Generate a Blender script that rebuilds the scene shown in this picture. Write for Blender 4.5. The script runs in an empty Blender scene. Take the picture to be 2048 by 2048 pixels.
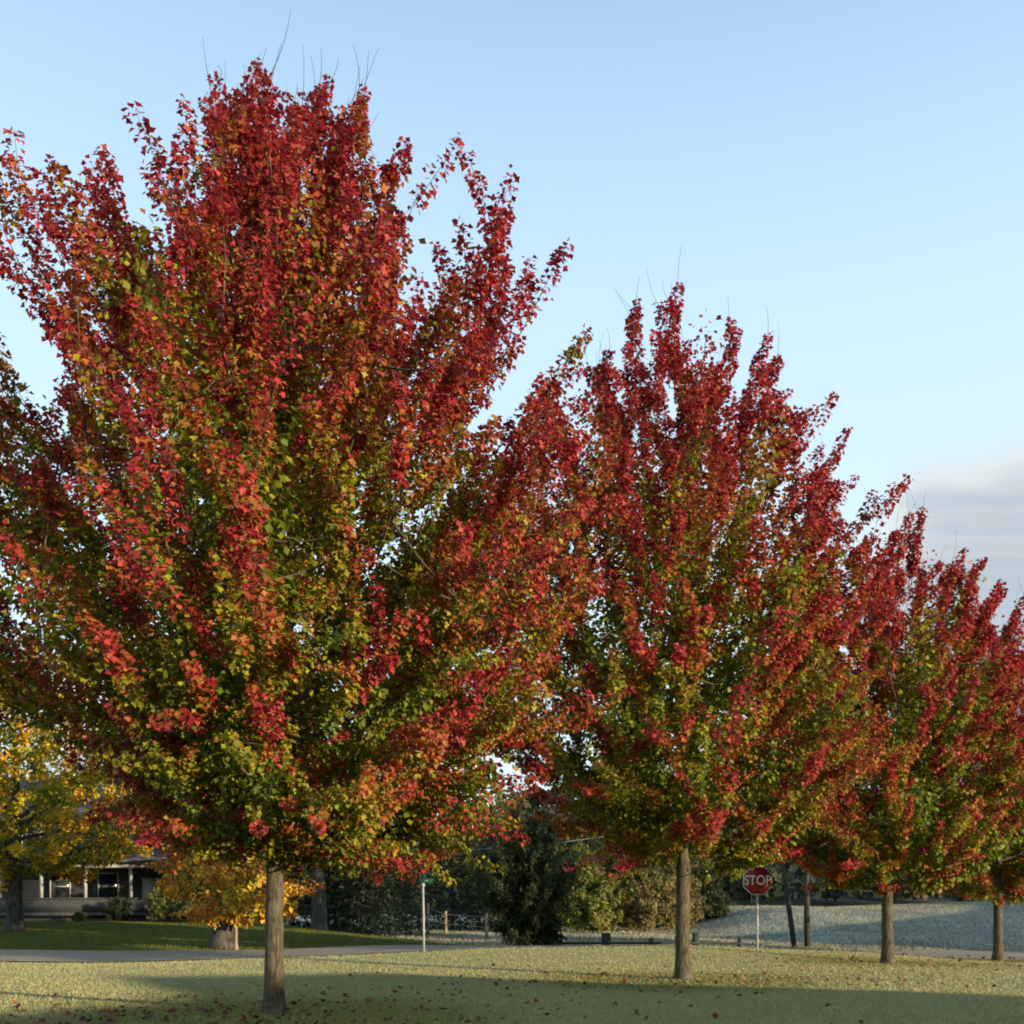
import bpy, math
import numpy as np
from mathutils import Vector

# ------------------------------------------------------------------ camera, sky, sun, exposure
sc = bpy.context.scene
FOC, CX, HOR, EYE = 2048.0, 1024.0, 1814.0, 1.6      # photo pixels (2048 wide), eye height in metres
cam_d = bpy.data.cameras.new('camera'); cam = bpy.data.objects.new('camera', cam_d)
sc.collection.objects.link(cam); sc.camera = cam
cam_d.sensor_width = 36; cam_d.lens = 36 * FOC / 2048
cam_d.shift_y = (HOR - 1024) / 2048
cam_d.clip_end = 3000
cam.location = (0, 0, EYE); cam.rotation_euler = (math.pi / 2, 0, 0)

SUN_AZ, SUN_EL = math.radians(57), math.radians(9)     # azimuth from "behind the camera" towards its right
to_sun = Vector((math.sin(SUN_AZ) * math.cos(SUN_EL), -math.cos(SUN_AZ) * math.cos(SUN_EL), math.sin(SUN_EL)))
sun_d = bpy.data.lights.new('sun', 'SUN'); sun_d.energy = 5.0; sun_d.angle = math.radians(0.5)
sun_d.color = (1.0, 0.80, 0.56)
sun = bpy.data.objects.new('sun', sun_d); sc.collection.objects.link(sun)
sun.rotation_euler = (-to_sun).to_track_quat('-Z', 'Y').to_euler()

world = bpy.data.worlds.new('World'); sc.world = world; world.use_nodes = True
wn, wl = world.node_tree.nodes, world.node_tree.links
wn.clear()
def N(nodes, t, **kw):
    n = nodes.new(t)
    for k, v in kw.items():
        if k.startswith('i_'): n.inputs[k[2:].replace('_', ' ')].default_value = v
        else: setattr(n, k, v)
    return n
def math_n(nodes, links, op, a, b=None, c=None):
    n = nodes.new('ShaderNodeMath'); n.operation = op
    for i, v in enumerate((a, b, c)):
        if v is None: continue
        if hasattr(v, 'is_linked') or hasattr(v, 'links'): links.new(v, n.inputs[i])
        else: n.inputs[i].default_value = v
    return n.outputs[0]
def sstep(nodes, links, v, a, b):
    n = nodes.new('ShaderNodeMapRange'); n.interpolation_type = 'SMOOTHSTEP'
    links.new(v, n.inputs[0]); n.inputs[1].default_value = a; n.inputs[2].default_value = b
    return n.outputs[0]
def mixc(nodes, links, f, a, b):
    n = nodes.new('ShaderNodeMix'); n.data_type = 'RGBA'
    for s, v in ((n.inputs[0], f), (n.inputs[6], a), (n.inputs[7], b)):
        if hasattr(v, 'links'): links.new(v, s)
        else: s.default_value = v if not isinstance(v, tuple) else (*v, 1)[:4]
    return n.outputs[2]
SKY_STRENGTH = 0.15
sky = N(wn, 'ShaderNodeTexSky', sky_type='NISHITA', sun_disc=False, sun_elevation=SUN_EL,
        sun_rotation=math.radians(123), air_density=1.0, dust_density=1.2, ozone_density=1.4)
tc = N(wn, 'ShaderNodeTexCoord')
sep = N(wn, 'ShaderNodeSeparateXYZ'); wl.new(tc.outputs['Generated'], sep.inputs[0])
sx, sy, sz = sep.outputs
M_ = lambda op, a, b=None, c=None: math_n(wn, wl, op, a, b, c)
den = M_('ADD', M_('ABSOLUTE', sz), 0.10)
cmb = N(wn, 'ShaderNodeCombineXYZ')
wl.new(M_('DIVIDE', sx, den), cmb.inputs[0]); wl.new(M_('MULTIPLY', M_('DIVIDE', sy, den), 1.5), cmb.inputs[1])
nz = N(wn, 'ShaderNodeTexNoise', i_Scale=1.15, i_Detail=4.0, i_Roughness=0.5, i_Distortion=0.3)
wl.new(cmb.outputs[0], nz.inputs['Vector'])
# a bank of low cloud lying to the east and south-east; clear above it and to the west
horiz = M_('SQRT', M_('ADD', M_('MULTIPLY', sx, sx), M_('MULTIPLY', sy, sy)))
east = M_('DIVIDE', sx, horiz)
bank_top = M_('MULTIPLY_ADD', sstep(wn, wl, east, 0.24, 0.37), 0.37, 0.06)
slope = M_('DIVIDE', sz, horiz)
cover = sstep(wn, wl, M_('ADD', M_('SUBTRACT', bank_top, slope), M_('MULTIPLY', M_('SUBTRACT', nz.outputs[0], 0.5), 0.30)), -0.04, 0.10)
wl_vis = sstep(wn, wl, sz, -0.02, 0.04)
nz2 = N(wn, 'ShaderNodeTexNoise', i_Scale=2.6, i_Detail=3.0, i_Roughness=0.5)
mp = N(wn, 'ShaderNodeMapping'); mp.inputs['Scale'].default_value = (0.6, 1.9, 1)
wl.new(cmb.outputs[0], mp.inputs[0]); wl.new(mp.outputs[0], nz2.inputs['Vector'])
edge = M_('SUBTRACT', 1.0, sstep(wn, wl, M_('ADD', cover, M_('MULTIPLY', nz2.outputs[0], 0.75)), 0.95, 1.40))
K = 1.0 / SKY_STRENGTH
cloud = mixc(wn, wl, edge, tuple(K * c for c in (0.315, 0.36, 0.415)), tuple(K * c for c in (0.51, 0.50, 0.45)))
# the pale veil of thin high haze over the blue
veil = mixc(wn, wl, sstep(wn, wl, sz, 0.72, 0.1), tuple(K * c for c in (0.425, 0.63, 0.86)), tuple(K * c for c in (0.61, 0.745, 0.79)))
base = mixc(wn, wl, sstep(wn, wl, sz, 1.0, 0.45), sky.outputs[0], mixc(wn, wl, 0.80, sky.outputs[0], veil))
final = mixc(wn, wl, M_('MULTIPLY', M_('MULTIPLY', cover, wl_vis), 0.92), base, cloud)
bg = N(wn, 'ShaderNodeBackground', i_Strength=SKY_STRENGTH)
wl.new(final, bg.inputs[0])
wo = N(wn, 'ShaderNodeOutputWorld'); wl.new(bg.outputs[0], wo.inputs[0])

sc.view_settings.view_transform = 'Standard'; sc.view_settings.look = 'None'
sc.view_settings.exposure = 0.65; sc.view_settings.gamma = 1.0; sc.view_settings.use_curve_mapping = False
sc.cycles.max_bounces = 6; sc.cycles.diffuse_bounces = 3; sc.cycles.transmission_bounces = 4; sc.cycles.transparent_max_bounces = 4
sc.cycles.use_denoising = True
sc.cycles.filter_width = 1.9

# ------------------------------------------------------------------ helpers
COL = sc.collection
R = math.radians
def ss(a, b, x):
    t = np.clip((np.asarray(x, float) - a) / (b - a), 0, 1); return t * t * (3 - 2 * t)
def gx(px, Y): return (px - CX) / FOC * Y              # photo column -> X at depth Y
def gzp(py, Y): return EYE - (py - HOR) / FOC * Y      # photo row -> Z at depth Y
SX, SY = math.sin(SUN_AZ), -math.cos(SUN_AZ)
def road_c(X): return np.interp(X, [-400, -60, -18, -9, 0, 12, 26, 60, 400], [28, 31, 33.2, 33.6, 37, 43.5, 52.5, 74, 290])
def yard_w(X, Y):
    d = ((X + 0.9) * 12 + (Y - 48) * 8.6) / 14.76
    return ss(0, -7, d) * ss(3.4, 4.2, Y - road_c(X))
def gz(X, Y):
    X = np.asarray(X, float); Y = np.asarray(Y, float)
    yd = ss(0, -7, ((X + 0.9) * 12 + (Y - 48) * 8.6) / 14.76)
    z = -0.40 * ss(7, 20, X) * ss(24, 38, Y) - 0.35 * ss(20, 34, X) * ss(28, 48, Y)
    z = z - 0.32 * ss(38, 46, Y) * (1 - yd) * ss(-14, -2, X)
    z = z + (0.10 * ss(37.5, 40, Y) + 0.65 * ss(40, 57, Y) + 0.4 * ss(57, 95, Y)) * yd
    z = z + 0.30 * np.exp(-((X - 2.5) / 8.5) ** 2 - ((Y - (32 + 0.38 * X)) / 4.2) ** 2)
    z = z + (2.45 * ss(58, 92, Y) * ss(11, 25, X) + 0.9 * ss(70, 110, Y) * ss(26, 60, X)) * (1 - 0.3 * ss(110, 200, Y))
    s = X * SX + Y * SY; q = -X * SY + Y * SX           # along and across the sunlight
    z = z + (8.2 + 0.5 * np.sin(q * 0.5) + 0.3 * np.sin(q * 1.7 + 1)) * ss(20, 36, s) * ss(24.5, 18, q) * (1 - ss(60, 90, s))  # off-frame bank, added to cast shade over the near lawn
    z = z + 9.0 * ss(12, 28, s) * ss(57, 64, q)  # unseen ridge on the sun side, added to keep the frosty slope shaded
    z = z + 0.03 * np.sin(X * 0.7 + 1.3 * np.sin(Y * 0.31)) * np.sin(Y * 0.53 + X * 0.11)
    return z
def gzf(x, y): return float(gz(x, y))

def mat(name, rough=0.8, spec=0.3):
    m = bpy.data.materials.new(name); m.use_nodes = True
    nt = m.node_tree; p = nt.nodes['Principled BSDF']
    p.inputs['Roughness'].default_value = rough; p.inputs['Specular IOR Level'].default_value = spec
    return m, nt, nt.nodes, nt.links, p
def noise_mat(name, c1, c2, scale=8, rough=0.85, bump=0.0, bscale=None, stretch=(1, 1, 1), spec=0.25, detail=5):
    m, nt, n, l, p = mat(name, rough, spec)
    t = N(n, 'ShaderNodeTexCoord'); mp = N(n, 'ShaderNodeMapping'); mp.inputs['Scale'].default_value = stretch
    l.new(t.outputs['Object'], mp.inputs[0])
    z = N(n, 'ShaderNodeTexNoise', i_Scale=scale, i_Detail=detail, i_Roughness=0.6); l.new(mp.outputs[0], z.inputs['Vector'])
    l.new(mixc(n, l, sstep(n, l, z.outputs[0], 0.3, 0.7), c1, c2), p.inputs['Base Color'])
    if bump:
        z2 = N(n, 'ShaderNodeTexNoise', i_Scale=bscale or scale * 3, i_Detail=6.0, i_Roughness=0.65); l.new(mp.outputs[0], z2.inputs['Vector'])
        b = N(n, 'ShaderNodeBump', i_Strength=bump, i_Distance=0.05); l.new(z2.outputs[0], b.inputs['Height']); l.new(b.outputs[0], p.inputs['Normal'])
    return m
def leaf_mat(name, transl=0.3, rough=0.5):
    m, nt, n, l, p = mat(name, rough, 0.22)
    a = N(n, 'ShaderNodeAttribute', attribute_name='col')
    l.new(a.outputs['Color'], p.inputs['Base Color'])
    tr = N(n, 'ShaderNodeBsdfTranslucent'); l.new(a.outputs['Color'], tr.inputs[0])
    mx = N(n, 'ShaderNodeMixShader'); mx.inputs[0].default_value = transl
    l.new(p.outputs[0], mx.inputs[1]); l.new(tr.outputs[0], mx.inputs[2])
    l.new(mx.outputs[0], n['Material Output'].inputs[0])
    return m
def attr_mat(name, rough=0.9):
    m, nt, n, l, p = mat(name, rough, 0.15)
    a = N(n, 'ShaderNodeAttribute', attribute_name='col'); l.new(a.outputs['Color'], p.inputs['Base Color'])
    return m

def np_mesh(name, V, F, m=None, col=None, smooth=False):
    """V (n,3); F list of (k,4)/(k,3) int arrays; col (n,3) per vertex."""
    me = bpy.data.meshes.new(name)
    V = np.asarray(V, np.float32); me.vertices.add(len(V)); me.vertices.foreach_set('co', V.ravel())
    if not isinstance(F, list): F = [F]
    loops = np.concatenate([np.asarray(f).ravel() for f in F]).astype(np.int32)
    tot = np.concatenate([np.full(len(f), np.asarray(f).shape[1]) for f in F]).astype(np.int32)
    st = np.concatenate([[0], np.cumsum(tot)[:-1]]).astype(np.int32)
    me.loops.add(len(loops)); me.loops.foreach_set('vertex_index', loops)
    me.polygons.add(len(tot)); me.polygons.foreach_set('loop_start', st); me.polygons.foreach_set('loop_total', tot)
    if smooth: me.polygons.foreach_set('use_smooth', np.ones(len(tot), bool))
    me.update(calc_edges=True)
    if col is not None:
        a = me.color_attributes.new('col', 'FLOAT_COLOR', 'POINT')
        c = np.ones((len(V), 4), np.float32); c[:, :3] = col; a.data.foreach_set('color', c.ravel())
    if m: me.materials.append(m)
    return me
def link(name, data, parent=None, loc=None, label=None, cat=None, group=None, kind=None):
    o = bpy.data.objects.new(name, data); COL.objects.link(o)
    if parent is not None: o.parent = parent
    if loc is not None: o.location = loc
    for k, v in (('label', label), ('category', cat), ('group', group), ('kind', kind)):
        if v: o[k] = v
    return o
class MB:
    """collects boxes, tubes and free faces into one mesh"""
    def __init__(s): s.V, s.Q, s.n = [], [], 0; s.T = []
    def add(s, V, Q=None, T=None):
        V = np.asarray(V, float)
        if Q is not None and len(Q): s.Q.append(np.asarray(Q, int) + s.n)
        if T is not None and len(T): s.T.append(np.asarray(T, int) + s.n)
        s.V.append(V); s.n += len(V); return s
    def box(s, x0, x1, y0, y1, z0, z1):
        V = [(x, y, z) for z in (z0, z1) for y in (y0, y1) for x in (x0, x1)]
        return s.add(V, [(0, 2, 3, 1), (4, 5, 7, 6), (0, 1, 5, 4), (2, 6, 7, 3), (0, 4, 6, 2), (1, 3, 7, 5)])
    def tube(s, P, r, k=6, cap=True, wob=0, rng=None):
        P = np.asarray(P, float); n = len(P); r = np.broadcast_to(np.asarray(r, float), (n,))
        T = np.gradient(P, axis=0); T /= np.linalg.norm(T, axis=1)[:, None] + 1e-9
        ref = np.array([0.0, 0, 1]) if abs(T[0, 2]) < 0.9 else np.array([1.0, 0, 0])
        A = np.cross(T, ref); A /= np.linalg.norm(A, axis=1)[:, None] + 1e-9
        B = np.cross(T, A)
        th = np.arange(k) / k * 2 * np.pi
        rr = r[:, None] * (1 + (wob * rng.normal(size=(n, k)) if wob else 0))
        V = P[:, None] + rr[..., None] * (np.cos(th)[None, :, None] * A[:, None] + np.sin(th)[None, :, None] * B[:, None])
        i = np.arange(n - 1)[:, None] * k; j = np.arange(k)[None]; j2 = (j + 1) % k
        Q = np.stack([i + j, i + j2, i + k + j2, i + k + j], -1).reshape(-1, 4)
        V = V.reshape(-1, 3)
        Tt = []
        if cap:
            V = np.vstack([V, P[:1], P[-1:]])
            c0, c1 = n * k, n * k + 1
            for a in range(k):
                b = (a + 1) % k
                Tt += [(c0, b, a), (c1, (n - 1) * k + a, (n - 1) * k + b)]
        return s.add(V, Q, Tt)
    def build(s, name, m, parent=None, smooth=False, **kw):
        F = ([np.concatenate(s.Q)] if s.Q else []) + ([np.concatenate(s.T)] if s.T else [])
        return link(name, np_mesh(name, np.concatenate(s.V), F, m, smooth=smooth), parent, **kw)

def unit(v): return v / (np.linalg.norm(v, axis=-1, keepdims=True) + 1e-9)

# maple leaf: a keel-folded outline with three pointed lobes (tip along +y, normal +z)
LEAF = np.array([(0, 0, 0), (-0.42, 0.16, 0.05), (-0.25, 0.36, 0.03), (-0.52, 0.66, 0.09), (-0.17, 0.62, 0.02), (0, 1.02, -0.06),
                 (0.17, 0.62, 0.02), (0.52, 0.66, 0.09), (0.25, 0.36, 0.03), (0.42, 0.16, 0.05)])
LEAF_T = np.array([(0, 4, 5), (0, 2, 3), (0, 3, 4), (0, 1, 2), (0, 5, 6), (0, 6, 7), (0, 7, 8), (0, 8, 9)])
LEAF3 = np.array([(0, 0, 0), (-0.56, 0.44, 0.12), (-0.25, 0.66, 0.04), (0, 1.0, -0.08), (0.25, 0.66, 0.04), (0.56, 0.44, 0.12)])
LEAF3_T = np.array([(0, 2, 1), (0, 3, 2), (0, 4, 3), (0, 5, 4)])
OVAL = np.array([(0, 0, 0), (-0.28, 0.45, 0.04), (0, 1.0, -0.05), (0.28, 0.45, 0.04)])
RHOMB = np.array([(0, 0, 0), (-0.46, 0.5, 0.08), (0, 1.0, -0.05), (0.46, 0.5, 0.08)])
OVAL_T = np.array([(0, 2, 1), (0, 3, 2)])
def leaves_mesh(name, P, T, Nn, size, col, m, tmpl=(LEAF3, LEAF3_T)):
    L, FT = tmpl; k = len(L); n = len(P)
    T = unit(T); Xa = unit(np.cross(T, Nn)); Nz = np.cross(Xa, T)
    V = (P[:, None] + size[:, None, None] * (L[None, :, 0:1] * Xa[:, None] + L[None, :, 1:2] * T[:, None] + L[None, :, 2:3] * Nz[:, None]))
    F = (FT[None] + (np.arange(n) * k)[:, None, None]).reshape(-1, 3)
    return np_mesh(name, V.reshape(-1, 3), F, m, col=np.repeat(col, k, 0))

# ------------------------------------------------------------------ materials
def bark_mat(name, c1, c2, vs=1.0):
    m, nt, n, l, p = mat(name, 0.9, 0.15)
    t = N(n, 'ShaderNodeTexCoord'); mp = N(n, 'ShaderNodeMapping'); mp.inputs['Scale'].default_value = (16 * vs, 16 * vs, 2.6 * vs)
    l.new(t.outputs['Object'], mp.inputs[0])
    z = N(n, 'ShaderNodeTexNoise', i_Scale=1.6, i_Detail=8.0, i_Roughness=0.7, i_Distortion=0.6); l.new(mp.outputs[0], z.inputs['Vector'])
    z3 = N(n, 'ShaderNodeTexNoise', i_Scale=2.2, i_Detail=3.0); l.new(t.outputs['Object'], z3.inputs['Vector'])
    c = mixc(n, l, sstep(n, l, z.outputs[0], 0.36, 0.62), c1, c2)
    c = mixc(n, l, math_n(n, l, 'MULTIPLY', sstep(n, l, z3.outputs[0], 0.5, 0.75), 0.5), c, (0.19, 0.19, 0.12))   # lichen
    l.new(c, p.inputs['Base Color'])
    b = N(n, 'ShaderNodeBump', i_Strength=0.9, i_Distance=0.025); l.new(z.outputs[0], b.inputs['Height']); l.new(b.outputs[0], p.inputs['Normal'])
    return m
M_BARK = bark_mat('maple bark', (0.038, 0.032, 0.021), (0.130, 0.110, 0.072))
M_BARKD = bark_mat('old bark', (0.035, 0.03, 0.026), (0.10, 0.09, 0.075), 0.5)
M_BARKP = bark_mat('sapling bark', (0.22, 0.16, 0.10), (0.36, 0.28, 0.19))
M_LEAF = leaf_mat('maple leaves', 0.40)
M_LEAFB = leaf_mat('background leaves', 0.30, 0.6)
M_FALL = attr_mat('fallen leaves', 0.75)
M_GRASS = leaf_mat('grass blades', 0.2, 0.7)

def ground_material():
    m, nt, n, l, p = mat('frosted grass', 0.95, 0.1)
    t = N(n, 'ShaderNodeTexCoord')
    def noise(sc_, det=5.0, st=(1, 1, 1), r=0.6):
        mp = N(n, 'ShaderNodeMapping'); mp.inputs['Scale'].default_value = st; l.new(t.outputs['Object'], mp.inputs[0])
        z = N(n, 'ShaderNodeTexNoise', i_Scale=sc_, i_Detail=det, i_Roughness=r); l.new(mp.outputs[0], z.inputs['Vector']); return z.outputs[0]
    a = N(n, 'ShaderNodeAttribute', attribute_name='col'); se = N(n, 'ShaderNodeSeparateColor'); l.new(a.outputs['Color'], se.inputs[0])
    yard, bare, far = se.outputs
    fine = noise(9, 8, r=0.75); mid = noise(0.9, 4); big = noise(0.16, 3)
    frost = mixc(n, l, sstep(n, l, fine, 0.32, 0.68), (0.25, 0.255, 0.12), (0.37, 0.37, 0.195))
    frost = mixc(n, l, sstep(n, l, mid, 0.35, 0.75), frost, (0.42, 0.40, 0.17))
    green = mixc(n, l, sstep(n, l, fine, 0.3, 0.7), (0.12, 0.13, 0.035), (0.27, 0.27, 0.09))
    ew = sstep(n, l, math_n(n, l, 'ADD', bare, math_n(n, l, 'MULTIPLY', math_n(n, l, 'SUBTRACT', mid, 0.5), 0.9)), 0.25, 0.85)
    c = mixc(n, l, ew, frost, green)
    yc = mixc(n, l, sstep(n, l, fine, 0.3, 0.7), (0.05, 0.075, 0.014), (0.12, 0.15, 0.03))
    yc = mixc(n, l, math_n(n, l, 'MULTIPLY', sstep(n, l, mid, 0.5, 0.8), 0.5), yc, (0.16, 0.14, 0.03))
    c = mixc(n, l, sstep(n, l, math_n(n, l, 'ADD', yard, math_n(n, l, 'MULTIPLY', math_n(n, l, 'SUBTRACT', mid, 0.5), 0.3)), 0.35, 0.65), c, yc)
    fc = mixc(n, l, sstep(n, l, big, 0.35, 0.65), (0.22, 0.245, 0.215), (0.34, 0.35, 0.28))
    fc = mixc(n, l, math_n(n, l, 'MULTIPLY', sstep(n, l, noise(0.35, 6, (0.5, 2.2, 1)), 0.5, 0.75), 0.55), fc, (0.10, 0.115, 0.075))
    c = mixc(n, l, far, c, fc)
    l.new(c, p.inputs['Base Color'])
    b = N(n, 'ShaderNodeBump', i_Strength=0.8, i_Distance=0.06); l.new(fine, b.inputs['Height']); l.new(b.outputs[0], p.inputs['Normal'])
    return m

# ------------------------------------------------------------------ the ground, road
TREES = [(gx(548, 15.2), 15.2), (gx(1366, 22.8), 22.8), (gx(1775, 30.4), 30.4), (gx(1996, 38.0), 38.0), (gx(2184, 45.6), 45.6)]
def bare_w(X, Y):                                        # grass under the crowns stays free of frost
    w = 0
    for i, (tx, ty) in enumerate(TREES):
        w = np.maximum(w, 1 - ss(1.2, 5.5, np.hypot(X - tx, (Y - ty) * 1.15 + 0.4)))
    return np.maximum(w, 0.75 * ss(15.6, 13.2, Y) * ss(4, -3, X))
def axis(c, lim0, lim1, n, k):
    u = np.linspace(-1, 1, n); v = np.sinh(u * k) / np.sinh(k)
    return np.where(v < 0, c + v * (c - lim0), c + v * (lim1 - c))
xs = axis(-2.0, -420, 420, 221, 5.0); ys = axis(33.0, -120, 900, 241, 5.4)
GX, GY = np.meshgrid(xs, ys)
GZ = gz(GX, GY)
ny, nx = GX.shape
idx = np.arange(ny * nx).reshape(ny, nx)
GF = np.stack([idx[:-1, :-1], idx[:-1, 1:], idx[1:, 1:], idx[1:, :-1]], -1).reshape(-1, 4)
zone = np.stack([yard_w(GX, GY), bare_w(GX, GY), ss(2.5, 5.0, GY - road_c(GX)) * (1 - yard_w(GX, GY))], -1).reshape(-1, 3)
link('ground', np_mesh('ground', np.stack([GX, GY, GZ], -1).reshape(-1, 3), GF, ground_material(), col=zone, smooth=True), kind='structure')

M_ROAD = noise_mat('worn asphalt', (0.25, 0.205, 0.145), (0.34, 0.285, 0.205), 6, 0.9, 0.3, 60)
rx = np.arange(-120, 121, 1.0)
tang = np.gradient(road_c(rx), rx); nrm = np.stack([-tang, np.ones_like(tang)], -1); nrm /= np.linalg.norm(nrm, axis=1)[:, None]
W = np.linspace(-3.9, 3.9, 9)
RXY = np.stack([rx, road_c(rx)], -1)[:, None] + nrm[:, None] * W[None, :, None]
RZ = gz(RXY[..., 0], RXY[..., 1]) + 0.035 + 0.03 * (1 - (W / 3.9) ** 2)[None]
nr, nw = RZ.shape; ri = np.arange(nr * nw).reshape(nr, nw)
link('road', np_mesh('road', np.dstack([RXY, RZ]).reshape(-1, 3), np.stack([ri[:-1, :-1], ri[1:, :-1], ri[1:, 1:], ri[:-1, 1:]], -1).reshape(-1, 4), M_ROAD, smooth=True), kind='structure')

# ------------------------------------------------------------------ trees
RED = np.array([[0.41, 0.040, 0.044], [0.33, 0.028, 0.038], [0.43, 0.056, 0.042], [0.26, 0.020, 0.033], [0.50, 0.095, 0.065]])
ORG = np.array([[0.42, 0.10, 0.034], [0.36, 0.075, 0.032], [0.33, 0.14, 0.032], [0.44, 0.17, 0.035]])
OLI = np.array([[0.33, 0.30, 0.022], [0.25, 0.26, 0.022], [0.40, 0.36, 0.026], [0.19, 0.22, 0.02], [0.30, 0.21, 0.026]])
GRN = np.array([[0.13, 0.175, 0.018], [0.17, 0.21, 0.022], [0.10, 0.145, 0.016], [0.22, 0.25, 0.026]])
def pal_red(c, rng):
    n = len(c); out = np.empty((n, 3)); c = c + rng.normal(0, 0.055, n)
    k = np.digitize(c, [0.29, 0.48, 0.66])
    for i, p in enumerate((GRN, OLI, ORG, RED)):
        w = k == i; out[w] = p[rng.integers(0, len(p), w.sum())]
    return out * rng.uniform(0.75, 1.2, (n, 1))
def pal_list(cols, j=0.25):
    cols = np.array(cols)
    def f(c, rng):
        k = np.clip((c + rng.normal(0, 0.2, len(c))) * len(cols), 0, len(cols) - 1).astype(int)
        return cols[k] * rng.uniform(1 - j, 1 + j, (len(c), 1))
    return f
PAL_YEL = pal_list([(0.16, 0.19, 0.02), (0.30, 0.29, 0.02), (0.46, 0.36, 0.02), (0.62, 0.40, 0.02), (0.66, 0.33, 0.025)])
PAL_SAP = pal_list([(0.36, 0.31, 0.04), (0.60, 0.40, 0.03), (0.70, 0.44, 0.035), (0.64, 0.28, 0.035), (0.44, 0.15, 0.035)])
PAL_DARK = pal_list([(0.03, 0.045, 0.016), (0.045, 0.06, 0.02), (0.06, 0.075, 0.025)])
PAL_BRN = pal_list([(0.12, 0.14, 0.03), (0.19, 0.17, 0.05), (0.24, 0.16, 0.065), (0.23, 0.20, 0.06)])
PAL_BUSH = pal_list([(0.10, 0.13, 0.025), (0.16, 0.19, 0.03), (0.22, 0.21, 0.045)])

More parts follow.
